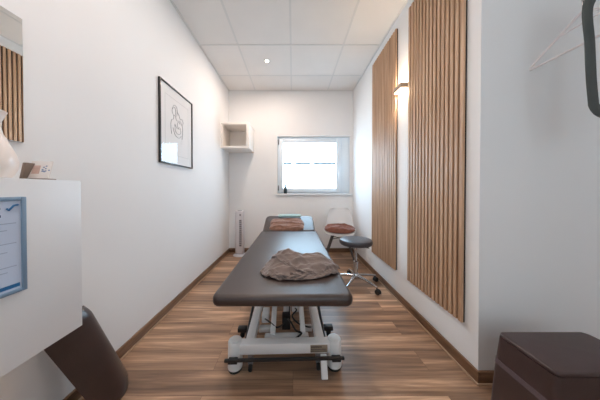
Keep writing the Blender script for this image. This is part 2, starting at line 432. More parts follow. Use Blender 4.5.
# vase and card holder on the cabinet
vz = CZ1
prof = [(0, 0), (.046, 0), (.055, .004), (.066, .03), (.069, .055), (.064, .08), (.050, .115), (.038, .145), (.034, .165), (.036, .185), (.043, .205), (.047, .215), (.044, .217), (.034, .20), (.030, .165), (.030, .12), (0, .10)]
tag(MB().lathe(prof, (-.96, .635, vz), 40).build('vase', M['vase'], origin=(-.96, .635, vz)), 'white ceramic bottle vase with flared lip on the cabinet', 'vase')
ch = thing('card_holder', (-.925, .745, vz), 'small photo card leaning in a grey wooden holder beside the vase', 'card holder')
MT = Matrix.Translation((-.925, .745, vz)) @ Matrix.Rotation(R(4), 4, 'Z')
tilt = Matrix.Rotation(R(-14), 4, 'X')
MB().box(-.052, -.040, -.012, .030, 0, .062, .002, mtx=MT @ Matrix.Shear('XY', 4, (.22, 0))).build('side_block', M['cardwood'], ch)
MB().box(-.040, .031, -.006, .030, 0, .006, .001, mtx=MT).build('holder_base', M['cardwood'], ch)
cd = MB().box(-.040, .031, .000, .004, .007, .073, mtx=MT @ tilt).build('card', M['card'], ch)
p = MB().box(-.030, -.004, -.0006, 0, .024, .056, mtx=MT @ tilt); p.build('photo_patch', M['cardpink'], cd)
p = MB()
for i in range(9):
    a = random.uniform(.000, .026); z = random.uniform(.022, .054); p.box(a, a+.006, -.0006, 0, z, z+.004, mtx=MT @ tilt)
p.build('print_marks', M['cardblue'], cd)

# ------------------------------------------------------------------ cube shelf in the back left corner
sx0, sx1, sy0, sz0, sz1, tk = XL, -.652, 3.05, 1.668, 2.048, .03
s = MB()
s.box(sx0, sx1, sy0, YB, sz0, sz0+tk, .002).box(sx0, sx1, sy0, YB, sz1-tk, sz1, .002)
s.box(sx0, sx0+tk, sy0, YB, sz0+tk, sz1-tk, .002).box(sx1-tk-.012, sx1, sy0, YB, sz0+tk, sz1-tk, .002)
s.box(sx0+tk, sx1-tk, YB-.012, YB, sz0+tk, sz1-tk)
tag(s.build('cube_shelf', M['shelfw'], origin=(-.86, YB, sz0)), 'white open cube wall shelf high in the back left corner', 'shelf')

# ------------------------------------------------------------------ tower fan
fx, fy = -.853, 3.27
tf = thing('tower_fan', (fx, fy, 0), 'slim white tower fan on a round base in the back left corner', 'fan')
MB().lathe([(0, 0), (.098, 0), (.102, .006), (.096, .016), (.060, .026), (.045, .04), (0, .04)], (fx, fy, 0), 36).build('base', M['fan'], tf)
MB().slab(rrect(fx-.064, fx+.070, fy-.06, fy+.06, .045), .04, .715, .012).build('fan_body', M['fan'], tf)
gr = MB().slab(rrect(fx+.010, fx+.044, fy-.064, fy-.055, .003), .16, .575, .002).build('grille', M['fanslot'], tf)
b = MB()
for i in range(13): b.box(fx+.008, fx+.046, fy-.067, fy-.058, .185+.03*i, .191+.03*i)
b.box(fx+.026, fx+.028, fy-.0665, fy-.058, .185, .551); b.build('grille_bars', M['fan'], gr)
MB().slab(rrect(fx-.03, fx+.036, fy-.03, fy+.03, .01), .715, .719, .001).build('control_panel', M['fanslot'], tf)
b = MB().box(fx+.014, fx+.034, fy-.0625, fy-.058, .64, .668, .002).build('display', M['fanslot'], tf)

# ------------------------------------------------------------------ treatment table
mt = thing('massage_table', (-.05, 1.75, 0), 'dark brown leather massage table on a white lifting base in mid room', 'massage table')
TX0, TX1, TY0, TY1, TZ0, TZ1 = -.397, .296, .976, 2.545, .477, .536
def pad(mb, x0, x1, y0, y1, z0, z1, r, mtx=None):
    return mb.slab(rrect(x0, x1, y0, y1, r, 8), z0, z1, .024, 5, mtx)
pad(MB(), TX0, TX1, TY0, TY1, TZ0, TZ1, [.02, .02, .04, .04]).build('cushion', M['leather'], mt)
HM = Matrix.Translation((0, 2.562, .506)) @ Matrix.Rotation(R(22), 4, 'X')
hd = pad(MB(), TX0+.016, TX1-.016, 0, .40, -.03, .03, [.07, .07, .02, .02], HM).build('headrest', M['leather'], mt)
b = MB().box(TX0+.06, TX1-.06, 1.10, 1.13, .43, .47).box(TX0+.06, TX1-.06, 2.42, 2.45, .43, .47)
b.box(TX0+.06, TX0+.10, 1.13, 2.42, .43, .47).box(TX1-.10, TX1-.06, 1.13, 2.42, .43, .47).build('top_frame', M['steel'], mt)
for x in (-.2, .1):
    MB().tube([(x, 2.43, .45), (x, 2.62, .475), (x, 2.80, .56)], .010, 8).build('headrest_bracket', M['grey'], mt)
for yb in (1.170, 2.325):
    MB().box(-.305, .211, yb, yb+.055, .108, .168, .006).build('crossbeam', M['steel'], mt)
for xr in (-.254, .162):
    MB().box(xr-.026, xr+.026, 1.226, 2.324, .112, .164, .006).build('side_rail', M['steel'], mt)
for (x, y) in ((-.337, 1.205), (.243, 1.205), (-.337, 2.35), (.243, 2.35)):
    ft = MB().lathe([(0, .018), (.041, .018), (.042, .022), (.040, .166), (.035, .175), (0, .175)], (x, y, 0), 32).build('foot', M['plastic'], mt)
    MB().lathe([(0, .175), (.027, .175), (.027, .178), (.024, .179), (0, .179)], (x, y, 0), 28).build('cap', M['white'], ft)
    MB().lathe([(0, 0), (.036, 0), (.038, .004), (.036, .018), (0, .018)], (x, y, 0), 28).build('rubber_pad', M['rubber'], ft)
MB().box(-.379, .284, 1.128, 1.143, .101, .117, .004).build('foot_bar', M['black'], mt)
for x in (-.337, .243):
    MB().box(x-.026, x+.026, 1.140, 1.168, .080, .104, .004).build('bar_clamp', M['black'], mt)
for x in (-.297, .207):
    b = MB(); b.tube([(x, 1.28, .078), (x, 1.60, .155), (x, 2.15, .30)], .009, 8); b.build('lift_rod', M['black'], mt)
for sx, x in ((-1, -.297), (1, .207)):
    xa, xb = sorted((x+sx*.012, x+sx*.075))
    cl = MB().box(xa, xb, 1.40, 1.44, .075, .105, .006).box(min(xa, xb)+.02, xb-.015, 1.402, 1.438, .05, .08, .004).build('side_caster', M['black'], mt)
    c2 = MB().lathe([(0, -.012), (.022, -.012), (.025, 0), (.022, .012), (0, .012)], n=20, mtx=Matrix.Translation(((xa+xb)/2, 1.42, .058)) @ Matrix.Rotation(PI/2, 4, 'Y')).build('wheel', M['rubber'], cl)
for x in (-.246, .146):
    cw = MB().box(x-.014, x+.014, 1.185, 1.215, .04, .108, .003).build('caster_fork', M['grey'], mt)
    MB().lathe([(0, -.009), (.020, -.009), (.023, 0), (.020, .009), (0, .009)], n=20, mtx=Matrix.Translation((x, 1.19, .023)) @ Matrix.Rotation(PI/2, 4, 'Y')).build('wheel', M['rubber'], cw)
# scissor lift
for x in (-.125, .066):
    b = MB(); L = Vector((0, .88, .31)); a = math.atan2(.31, .88)
    b.box(-.016, .016, 0, L.length, -.022, .022, .004, mtx=Matrix.Translation((x, 1.30, .125)) @ Matrix.Rotation(a, 4, 'X')).build('scissor_arm', M['steel'], mt)
for x in (-.165, .106):
    b = MB(); a = math.atan2(-.31, .86)
    b.box(-.015, .015, 0, .90, -.022, .022, .004, mtx=Matrix.Translation((x, 1.42, .435)) @ Matrix.Rotation(a, 4, 'X')).build('scissor_arm', M['steel'], mt)
MB().box(-.175, .100, 1.275, 1.315, .095, .135, .005).build('pivot_bar', M['steel'], mt)
MB().box(-.228, -.145, 1.40, 1.44, .075, .105, .004).build('rail_bracket', M['steel'], mt); MB().box(.085, .136, 1.40, 1.44, .075, .105, .004).build('rail_bracket', M['steel'], mt)
MB().box(-.07, -.012, 1.42, 1.50, .075, .16, .006).build('motor', M['black'], mt)
b = MB(); b.tube([(-.045, 1.50, .13), (-.045, 1.78, .245)], .028, 14); b.tube([(-.045, 1.78, .245), (-.045, 2.25, .43)], .015, 12)
b.build('actuator', M['steel'], mt)
def smooth_path(pts, n=8):
    pts = [Vector(p) for p in pts]; P = []
    for i in range(len(pts)-1):
        p0, p1, p2, p3 = pts[max(i-1, 0)], pts[i], pts[i+1], pts[min(i+2, len(pts)-1)]
        for s in range(n):
            u = s/n; P.append(.5*((2*p1)+(-p0+p2)*u+(2*p0-5*p1+4*p2-p3)*u*u+(-p0+3*p1-3*p2+p3)*u**3))
    P.append(pts[-1]); return P
b = MB(); b.tube(smooth_path([(-.03, 1.43, .15), (-.01, 1.36, .17), (.02, 1.31, .15), (.055, 1.29, .145), (.03, 1.265, .138), (0, 1.26, .12), (-.02, 1.262, .09)]), .006, 8)
b.build('cable', M['black'], mt)
b = MB(); b.tube(smooth_path([(-.02, 1.45, .16), (-.015, 1.5, .22), (0, 1.55, .26), (-.01, 1.62, .31), (-.02, 1.7, .40)]), .005, 8); b.build('cable', M['black'], mt)
MB().box(.0, .05, 1.50, 1.62, .15, .215, .006).build('control_box', M['steel'], mt)
MB().box(-.215, -.165, 1.46, 1.56, .10, .16, .006).build('power_unit', M['steel'], mt)
b = MB(); b.tube(smooth_path([(-.19, 1.46, .13), (-.17, 1.40, .16), (-.14, 1.36, .165), (-.10, 1.34, .15), (-.06, 1.42, .12)]), .005, 8); b.build('cable', M['black'], mt)
b = MB(); b.tube(smooth_path([(.025, 1.50, .18), (.03, 1.44, .20), (.0, 1.40, .185), (.04, 1.36, .16), (.10, 1.34, .15), (.125, 1.38, .12)]), .005, 8); b.build('cable', M['black'], mt)
np_ = MB().box(.098, .196, 1.166, 1.170, .118, .160, .001).build('name_plate', M['plate'], mt)
b = MB()
for i in range(9): b.box(.102+.0068*i, .1070+.0068*i, 1.1652, 1.166, .146+.001*(i % 2), .155)
for r_ in range(2):
    for i in range(13): b.box(.102+.0068*i, .1064+.0068*i, 1.1654, 1.166, .124+.010*r_, .129+.010*r_)
b.build('lettering', M['platetext'], np_)
MB().box(-.018, .018, -.006, .006, -.115, 0, .004, mtx=Matrix.Translation((.172, 1.163, .112)) @ Matrix.Rotation(R(-22), 4, 'X')).build('white_strip', M['steel'], mt)  # plain white strip slanting from the crossbeam down to the floor

# the lifting base stands very slightly askew under the cushion
BY = Matrix.Translation((-.047, 1.2, 0)) @ Matrix.Rotation(R(1.6), 4, 'Z') @ Matrix.Translation((.047, -1.2-.012, 0))
def askew(o):
    lo = mt.location
    o.data.transform(Matrix.Translation(-lo) @ BY @ Matrix.Translation(lo))
    for c in o.children: askew(c)
for o_ in list(mt.children):
    if o_.name.split('.')[0] not in ('cushion', 'headrest', 'top_frame', 'headrest_bracket', 'actuator'): askew(o_)

# ------------------------------------------------------------------ blankets and towel
def heap(cx, cy, z0, rx, ry, hmax, seed, outline, prof, folds, n=96, m=40, mtx=None):
    """soft crumpled cloth: polar height field with drawn-in folds"""
    mb = MB()
    def fn(u, v):
        th = 2*PI*u; r = v
        o = outline(th)
        x = math.cos(th)*r*o; y = math.sin(th)*r*o
        e = (1 - r**2.6)
        hgt = prof(x, y)*max(0, e)**.62 + .006*max(0, min(1, (1-r)*12))
        wv = noise.noise(Vector((x*1.7+seed, y*1.7, seed)))
        f = folds(x, y, wv)
        hgt += f*min(1, (1-r)*5)
        return Vector((cx+x*rx, cy+y*ry, z0+.002+hmax*max(0, hgt)))
    mb.surf(fn, n, m, True)
    # flat underside
    b = bmesh.new(); vs = [b.verts.new(fn(i/n, 1.0) - Vector((0, 0, .0015))) for i in range(n)]; b.faces.new(vs[::-1]); mb.merge(b)
    bmesh.ops.remove_doubles(mb.bm, verts=mb.bm.verts, dist=1e-5)
    if mtx is not None: bmesh.ops.transform(mb.bm, matrix=mtx, verts=mb.bm.verts)
    return mb
# crumpled sheet: 36 x 30 drape points in half millimetres (x, y, z), cloth settled over its own folds
DRAPE = [
    -266, -264, 60, -299, -279, 84, -328, -249, 63, -350, -240, 65, -391, -219, 67, -432, -199, 50, -465, -189, 26, -481, -173, 18, -520, -156, 33, -546, -132, 6,
    -542, -85, 8, -523, -70, 7, -483, -56, 29, -484, -17, 52, -496, 19, 25, -495, 41, 17, -493, 84, 6, -455, 79, 31, -434, 117, 32, -433, 136, 20,
    -457, 173, 6, -478, 139, 19, -450, 109, 27, -442, 125, 42, -437, 172, 29, -396, 192, 20, -366, 212, 48, -343, 217, 56, -346, 255, 29, -336, 296, 10,
    -259, -301, 45, -306, -301, 53, -345, -277, 46, -368, -271, 50, -409, -255, 60, -435, -233, 31, -475, -222, 6, -496, -212, 6, -513, -179, 7, -505, -133, 7,
    -508, -92, 24, -510, -74, 40, -508, -28, 32, -481, 7, 27, -477, 32, 60, -479, 55, 52, -475, 99, 38, -437, 116, 30, -420, 135, 62, -409, 156, 48,
    -438, 185, 38, -457, 147, 54, -446, 143, 13, -422, 152, 22, -400, 183, 45, -401, 226, 29, -365, 246, 31, -351, 253, 48, -306, 261, 41, -296, 292, 11,
    -275, -335, 28, -319, -334, 32, -363, -312, 29, -382, -311, 49, -419, -289, 42, -437, -265, 6, -478, -255, 23, -479, -232, 31, -475, -186, 20, -473, -140, 31,
    -470, -93, 36, -469, -69, 37, -472, -24, 46, -482, 22, 58, -456, 53, 44, -442, 57, 64, -447, 104, 66, -441, 147, 50, -396, 155, 50, -379, 172, 55,
    -416, 193, 72, -416, 149, 60, -426, 171, 28, -428, 188, 8, -386, 205, 19, -370, 240, 44, -359, 282, 20, -346, 295, 39, -304, 298, 58, -262, 293, 39,
    -277, -357, 28, -323, -352, 27, -356, -324, 13, -372, -325, 33, -400, -290, 32, -433, -286, 6, -458, -257, 30, -459, -234, 29, -456, -187, 35, -455, -141, 40,
    -452, -94, 44, -451, -70, 46, -453, -23, 50, -461, 22, 60, -466, 68, 55, -441, 74, 49, -430, 104, 77, -427, 152, 67, -400, 177, 35, -379, 187, 45,
    -396, 195, 82, -397, 154, 62, -408, 182, 25, -422, 203, 17, -382, 223, 7, -349, 242, 39, -338, 279, 24, -334, 303, 24, -296, 315, 48, -250, 302, 54,
    -277, -392, 20, -294, -350, 6, -322, -320, 32, -337, -315, 50, -364, -283, 37, -405, -297, 32, -418, -252, 34, -427, -234, 51, -422, -188, 53, -417, -142, 54,
    -414, -96, 59, -414, -73, 63, -416, -26, 70, -423, 20, 74, -432, 67, 75, -435, 91, 78, -408, 122, 59, -384, 151, 64, -389, 197, 68, -385, 223, 59,
    -357, 211, 87, -380, 187, 66, -415, 214, 48, -410, 235, 36, -384, 263, 7, -335, 264, 12, -302, 282, 40, -298, 306, 39, -275, 344, 27, -243, 342, 56,
    -243, -378, 6, -260, -340, 26, -287, -313, 55, -303, -299, 42, -345, -312, 48, -371, -277, 38, -394, -252, 66, -395, -231, 78, -385, -188, 66, -379, -142, 66,
    -377, -96, 75, -378, -74, 81, -382, -29, 91, -390, 16, 98, -401, 62, 100, -398, 85, 92, -404, 131, 99, -373, 163, 96, -354, 197, 80, -359, 216, 93,
    -330, 241, 77, -349, 206, 63, -383, 224, 45, -380, 246, 54, -354, 271, 28, -332, 309, 8, -285, 302, 11, -264, 301, 26, -244, 335, 40, -215, 367, 44,
    -208, -364, 12, -229, -347, 44, -276, -346, 39, -296, -337, 51, -315, -296, 68, -348, -288, 47, -357, -252, 74, -355, -228, 75, -347, -183, 77, -341, -137, 80,
    -341, -92, 94, -343, -71, 101, -348, -27, 114, -358, 17, 124, -372, 62, 128, -392, 75, 130, -376, 114, 122, -351, 152, 125, -324, 183, 107, -319, 208, 103,
    -309, 251, 96, -340, 246, 56, -355, 213, 60, -347, 233, 75, -327, 269, 53, -302, 297, 28, -279, 334, 18, -258, 336, 6, -214, 327, 25, -177, 349, 45,
    -174, -366, 34, -212, -373, 59, -249, -342, 66, -265, -322, 70, -292, -306, 41, -316, -291, 69, -316, -244, 71, -315, -223, 81, -308, -177, 87, -304, -131, 95,
    -305, -88, 112, -307, -66, 122, -314, -22, 138, -327, 23, 150, -373, 34, 155, -373, 59, 161, -347, 93, 142, -322, 133, 143, -297, 171, 140, -294, 196, 134,
    -325, 226, 124, -353, 228, 88, -339, 246, 48, -315, 240, 57, -299, 269, 84, -281, 303, 57, -243, 319, 31, -237, 340, 31, -208, 364, 6, -166, 369, 18,
    -167, -351, 44, -200, -360, 70, -233, -328, 64, -250, -312, 57, -288, -326, 49, -296, -283, 61, -297, -240, 72, -296, -221, 85, -289, -175, 92, -286, -129, 102,
    -287, -86, 121, -290, -64, 131, -297, -21, 148, -326, 6, 163, -364, 23, 168, -357, 46, 166, -335, 86, 157, -312, 127, 159, -289, 171, 154, -294, 193, 154,
    -329, 206, 128, -337, 211, 82, -333, 259, 66, -316, 257, 49, -280, 262, 76, -268, 308, 72, -231, 318, 48, -215, 333, 35, -196, 372, 18, -156, 390, 13,
    -134, -342, 40, -178, -345, 43, -222, -337, 32, -246, -342, 27, -251, -321, 63, -257, -276, 64, -258, -234, 80, -257, -215, 95, -250, -169, 102, -248, -124, 116,
    -247, -83, 138, -252, -62, 149, -279, -37, 174, -320, -31, 149, -326, 6, 171, -320, 27, 166, -311, 69, 186, -290, 112, 189, -299, 159, 194, -310, 163, 173,
    -302, 178, 129, -299, 212, 100, -298, 256, 82, -300, 278, 73, -272, 283, 42, -231, 299, 65, -214, 340, 75, -202, 358, 63, -168, 372, 34, -126, 362, 13,
    -132, -383, 28, -175, -368, 11, -215, -376, 25, -216, -358, 45, -220, -311, 43, -219, -268, 61, -218, -230, 88, -217, -212, 104, -211, -165, 110, -211, -120, 127,
    -210, -81, 152, -224, -72, 173, -259, -60, 148, -294, -51, 166, -286, -4, 169, -282, 17, 178, -278, 56, 205, -278, 98, 225, -272, 135, 202, -272, 143, 180,
    -266, 179, 150, -263, 215, 119, -260, 250, 87, -260, 269, 76, -261, 313, 59, -226, 318, 32, -186, 325, 57, -168, 339, 65, -136, 363, 36, -97, 378, 19,
    -104, -371, 8, -144, -383, 25, -179, -373, 19, -185, -348, 28, -180, -307, 45, -179, -265, 65, -178, -228, 94, -177, -210, 110, -172, -163, 115, -169, -121, 134,
    -197, -111, 165, -213, -100, 149, -255, -96, 150, -253, -53, 162, -247, -9, 182, -245, 10, 195, -242, 48, 223, -240, 91, 239, -234, 126, 208, -233, 144, 194,
    -229, 181, 166, -227, 218, 136, -224, 253, 104, -222, 270, 88, -218, 305, 58, -209, 351, 35, -170, 341, 29, -148, 342, 36, -111, 359, 56, -66, 357, 38,
    -97, -351, 42, -106, -386, 19, -143, -367, 17, -143, -351, 33, -140, -306, 46, -138, -264, 66, -137, -228, 96, -137, -211, 112, -130, -164, 117, -141, -137, 150,
    -179, -129, 128, -205, -132, 128, -215, -97, 156, -213, -53, 171, -209, -13, 196, -207, 6, 210, -205, 43, 240, -200, 87, 244, -195, 125, 215, -193, 145, 202,
    -190, 184, 176, -189, 223, 149, -193, 264, 125, -194, 282, 111, -181, 303, 72, -168, 338, 40, -154, 377, 18, -133, 370, 6, -92, 366, 25, -58, 394, 45,
    -75, -341, 44, -96, -367, 19, -134, -374, 35, -126, -353, 49, -121, -304, 47, -118, -264, 67, -117, -228, 97, -118, -211, 112, -108, -164, 119, -143, -157, 143,
    -181, -150, 120, -195, -142, 142, -196, -94, 153, -193, -53, 176, -190, -14, 203, -188, 4, 217, -185, 42, 247, -180, 88, 244, -174, 126, 217, -173, 146, 204,
    -170, 186, 180, -170, 224, 152, -173, 265, 128, -175, 285, 117, -164, 308, 79, -151, 342, 49, -141, 380, 27, -123, 390, 11, -80, 373, 6, -45, 388, 26,
    -92, -337, 82, -104, -327, 38, -98, -364, 38, -86, -356, 60, -79, -308, 45, -77, -265, 66, -77, -228, 96, -76, -212, 113, -98, -194, 138, -138, -179, 113,
    -153, -157, 142, -156, -134, 136, -155, -92, 157, -153, -55, 186, -151, -18, 215, -149, 0, 231, -144, 44, 245, -139, 90, 243, -134, 129, 217, -132, 150, 206,
    -130, 190, 183, -130, 228, 155, -134, 263, 123, -137, 281, 108, -139, 327, 101, -134, 365, 75, -98, 370, 44, -89, 388, 29, -51, 402, 6, -19, 369, 18,
    -132, -337, 74, -108, -303, 58, -76, -331, 36, -53, -347, 39, -39, -308, 56, -36, -264, 67, -34, -225, 99, -44, -230, 120, -86, -219, 105, -113, -201, 132,
    -116, -153, 126, -116, -131, 135, -115, -93, 164, -114, -58, 195, -111, -19, 222, -109, 4, 228, -103, 47, 245, -98, 92, 243, -94, 132, 217, -92, 152, 205,
    -89, 192, 181, -90, 230, 153, -95, 266, 124, -98, 283, 108, -101, 325, 95, -108, 344, 55, -71, 366, 67, -53, 380, 52, -19, 401, 31, 13, 388, 6,
    -123, -333, 36, -89, -337, 67, -52, -313, 61, -36, -311, 42, 0, -309, 59, 5, -263, 67, -16, -260, 100, -37, -253, 87, -68, -247, 114, -74, -198, 115,
    -75, -152, 127, -76, -132, 140, -75, -95, 170, -73, -58, 200, -71, -13, 216, -68, 9, 224, -62, 51, 244, -57, 95, 239, -54, 133, 211, -52, 153, 197,
    -50, 192, 170, -51, 231, 144, -56, 269, 116, -59, 288, 103, -68, 325, 74, -77, 368, 61, -47, 357, 43, -27, 353, 57, 10, 380, 47, 48, 378, 22,
    -93, -357, 23, -60, -337, 44, -23, -339, 70, -4, -325, 63, 31, -302, 42, 45, -271, 69, 2, -288, 75, -16, -283, 93, -31, -239, 99, -33, -194, 116,
    -35, -150, 133, -36, -131, 146, -35, -93, 174, -34, -50, 192, -31, -7, 211, -28, 15, 220, -21, 56, 240, -18, 99, 226, -16, 132, 194, -16, 150, 179,
    -15, 188, 151, -15, 228, 126, -19, 268, 104, -21, 290, 94, -30, 333, 77, -40, 379, 73, -19, 355, 45, -1, 375, 46, 33, 371, 19, 52, 354, 47,
    -86, -371, 8, -51, -349, 26, -14, -348, 55, 9, -341, 58, 44, -315, 37, 56, -283, 65, 17, -296, 88, 5, -275, 94, -11, -232, 95, -13, -193, 119,
    -15, -149, 137, -16, -131, 151, -16, -88, 170, -15, -46, 189, -11, -3, 208, -8, 18, 217, -2, 60, 236, 1, 103, 222, 2, 132, 186, 2, 149, 170,
    3, 187, 141, 3, 227, 116, 0, 270, 97, -2, 292, 89, -10, 336, 74, -20, 380, 67, -3, 349, 52, 18, 365, 51, 41, 395, 21, 28, 351, 44,
    -58, -395, 19, -22, -370, 8, 6, -337, 27, 28, -325, 31, 72, -335, 27, 85, -310, 68, 51, -283, 73, 38, -260, 75, 28, -227, 102, 26, -190, 129,
    25, -145, 140, 23, -122, 145, 23, -80, 163, 25, -38, 184, 29, 4, 203, 32, 25, 212, 39, 68, 229, 40, 111, 213, 41, 137, 175, 41, 155, 160,
    41, 193, 132, 40, 237, 115, 38, 281, 94, 36, 301, 85, 25, 342, 89, 19, 378, 60, 34, 341, 56, 44, 354, 74, 32, 394, 57, -3, 376, 26,
    -49, -362, 38, -3, -371, 42, 42, -357, 43, 59, -342, 45, 77, -296, 40, 119, -293, 58, 86, -276, 79, 73, -264, 94, 66, -218, 97, 65, -182, 126,
    61, -136, 125, 61, -114, 133, 63, -73, 156, 65, -32, 178, 68, 10, 197, 71, 32, 206, 79, 75, 222, 80, 118, 207, 80, 145, 170, 81, 164, 156,
    73, 208, 148, 78, 242, 120, 42, 253, 101, 45, 278, 103, 42, 314, 79, 56, 359, 68, 71, 349, 37, 71, 334, 60, 27, 353, 61, -20, 366, 55,
    -22, -356, 16, 6, -333, 44, 43, -326, 66, 63, -317, 75, 101, -289, 73, 126, -255, 58, 125, -282, 91, 114, -261, 99, 106, -217, 92, 104, -178, 115,
    102, -133, 123, 102, -111, 132, 103, -70, 153, 105, -27, 172, 108, 16, 189, 110, 38, 197, 118, 81, 212, 119, 124, 193, 118, 155, 159, 119, 178, 163,
    114, 217, 145, 75, 203, 128, 73, 246, 121, 74, 255, 99, 76, 293, 71, 89, 338, 71, 100, 372, 47, 93, 349, 33, 48, 355, 36, 8, 382, 34,
    7, -380, 6, 34, -343, 17, 56, -307, 37, 70, -292, 48, 101, -259, 63, 139, -286, 68, 165, -279, 95, 154, -258, 87, 147, -215, 88, 145, -179, 116,
    143, -132, 123, 143, -110, 130, 143, -67, 148, 144, -24, 164, 146, 21, 178, 149, 43, 184, 156, 88, 197, 155, 126, 173, 157, 167, 156, 157, 195, 158,
    131, 186, 129, 105, 206, 153, 105, 223, 111, 110, 240, 96, 115, 279, 71, 119, 321, 49, 130, 355, 29, 116, 375, 14, 71, 388, 20, 37, 361, 33,
    21, -387, 21, 48, -353, 6, 72, -320, 27, 84, -304, 35, 112, -269, 51, 147, -293, 49, 176, -281, 76, 170, -258, 74, 167, -215, 85, 166, -180, 117,
    164, -133, 123, 163, -111, 130, 163, -67, 146, 164, -22, 160, 166, 23, 172, 168, 46, 178, 174, 91, 190, 174, 130, 166, 176, 174, 157, 172, 196, 144,
    143, 171, 137, 125, 206, 153, 125, 219, 109, 130, 236, 94, 135, 275, 69, 140, 317, 48, 144, 366, 46, 134, 380, 29, 87, 372, 29, 43, 369, 12,
    41, -356, 25, 81, -373, 17, 106, -334, 8, 118, -318, 19, 145, -300, 53, 176, -275, 38, 207, -284, 57, 209, -260, 64, 208, -215, 79, 206, -181, 112,
    204, -135, 123, 204, -112, 128, 204, -66, 141, 204, -21, 152, 205, 26, 160, 206, 49, 165, 212, 94, 175, 213, 137, 156, 215, 184, 150, 209, 197, 128,
    183, 169, 143, 169, 211, 149, 164, 212, 102, 169, 231, 88, 174, 269, 64, 177, 313, 61, 161, 339, 33, 145, 347, 22, 113, 385, 6, 74, 375, 28,
    70, -341, 51, 102, -342, 23, 143, -352, 9, 151, -331, 6, 179, -307, 31, 205, -283, 61, 229, -254, 41, 248, -261, 54, 249, -220, 78, 246, -180, 103,
    245, -138, 122, 244, -114, 125, 244, -68, 134, 244, -21, 144, 244, 26, 149, 245, 49, 152, 249, 95, 160, 253, 140, 152, 254, 187, 148, 248, 188, 123,
    215, 185, 130, 206, 227, 141, 204, 216, 100, 208, 230, 81, 214, 269, 57, 210, 313, 41, 193, 351, 24, 175, 368, 27, 127, 370, 33, 101, 388, 6,
    80, -307, 52, 122, -315, 44, 163, -325, 30, 186, -335, 23, 209, -292, 15, 240, -283, 42, 246, -246, 70, 253, -225, 56, 289, -227, 76, 286, -183, 94,
    286, -141, 118, 285, -117, 120, 284, -70, 126, 283, -24, 135, 283, 23, 139, 283, 47, 140, 285, 93, 143, 293, 137, 154, 290, 177, 140, 277, 167, 121,
    249, 199, 106, 242, 242, 125, 228, 241, 88, 246, 226, 76, 253, 269, 57, 240, 311, 53, 194, 327, 51, 173, 333, 36, 154, 368, 6, 121, 375, 33,
    114, -306, 29, 142, -280, 53, 178, -287, 28, 202, -300, 29, 231, -276, 53, 261, -255, 32, 287, -252, 66, 286, -234, 77, 303, -197, 64, 326, -188, 96,
    325, -143, 107, 325, -120, 113, 323, -73, 117, 322, -26, 123, 321, 20, 126, 321, 44, 126, 321, 91, 126, 328, 135, 135, 323, 177, 120, 309, 177, 100,
    283, 212, 86, 273, 256, 101, 256, 260, 68, 278, 248, 73, 290, 264, 42, 257, 294, 32, 214, 316, 29, 205, 338, 13, 180, 362, 36, 148, 366, 6,
    131, -311, 21, 159, -296, 54, 190, -273, 35, 214, -280, 26, 251, -284, 52, 267, -242, 46, 300, -253, 56, 305, -234, 71, 304, -188, 81, 345, -188, 85,
    345, -145, 102, 344, -122, 108, 343, -75, 111, 341, -28, 116, 340, 19, 119, 340, 42, 119, 339, 89, 117, 344, 134, 122, 340, 177, 110, 326, 181, 90,
    301, 218, 76, 288, 262, 88, 267, 273, 54, 284, 252, 52, 300, 283, 45, 265, 314, 33, 228, 329, 12, 223, 351, 19, 184, 342, 30, 167, 377, 6,
    164, -325, 8, 188, -299, 31, 221, -281, 64, 231, -264, 55, 268, -268, 25, 299, -259, 58, 311, -216, 46, 338, -216, 55, 342, -193, 96, 353, -154, 81,
    385, -150, 101, 384, -125, 102, 382, -79, 98, 379, -32, 100, 377, 15, 103, 376, 38, 103, 374, 84, 99, 373, 130, 97, 369, 174, 85, 360, 196, 81,
    337, 227, 57, 325, 271, 74, 300, 269, 37, 320, 263, 34, 329, 309, 44, 293, 316, 13, 259, 330, 37, 236, 326, 42, 218, 343, 6, 202, 383, 19,
    193, -341, 6, 222, -320, 31, 248, -287, 32, 268, -283, 46, 292, -243, 46, 329, -254, 31, 345, -215, 55, 350, -192, 48, 373, -178, 80, 380, -142, 107,
    407, -134, 74, 424, -128, 94, 421, -82, 87, 417, -35, 84, 413, 12, 85, 412, 35, 85, 410, 82, 80, 406, 129, 76, 406, 175, 76, 392, 188, 63,
    378, 230, 46, 361, 267, 67, 338, 249, 39, 360, 264, 33, 344, 296, 7, 306, 280, 29, 269, 294, 41, 262, 306, 22, 255, 350, 12, 221, 357, 43,
    198, -301, 11, 244, -312, 6, 285, -303, 19, 300, -288, 27, 328, -256, 49, 341, -216, 36, 382, -224, 37, 389, -204, 48, 396, -159, 54, 416, -143, 93,
    420, -99, 87, 437, -107, 67, 462, -81, 85, 454, -39, 67, 449, 8, 67, 448, 32, 66, 445, 78, 62, 440, 124, 57, 433, 169, 50, 430, 190, 44,
    417, 236, 48, 382, 234, 74, 374, 236, 32, 391, 245, 16, 363, 266, 12, 336, 271, 48, 308, 287, 21, 301, 309, 6, 270, 323, 31, 224, 318, 42,
    210, -266, 36, 251, -276, 18, 294, -267, 7, 316, -265, 6, 357, -265, 23, 378, -230, 45, 393, -192, 30, 421, -197, 27, 433, -159, 42, 441, -124, 66,
    459, -96, 95, 456, -75, 81, 493, -85, 61, 492, -40, 52, 485, 6, 49, 484, 30, 48, 481, 76, 44, 474, 122, 38, 471, 165, 52, 469, 188, 56,
    439, 210, 68, 400, 201, 64, 414, 221, 25, 427, 242, 26, 399, 259, 6, 363, 267, 17, 343, 305, 17, 322, 299, 30, 283, 287, 41, 255, 316, 18,
    217, -249, 46, 260, -267, 40, 295, -251, 24, 319, -248, 18, 363, -252, 6, 390, -231, 27, 410, -188, 22, 429, -179, 18, 453, -155, 43, 452, -113, 55,
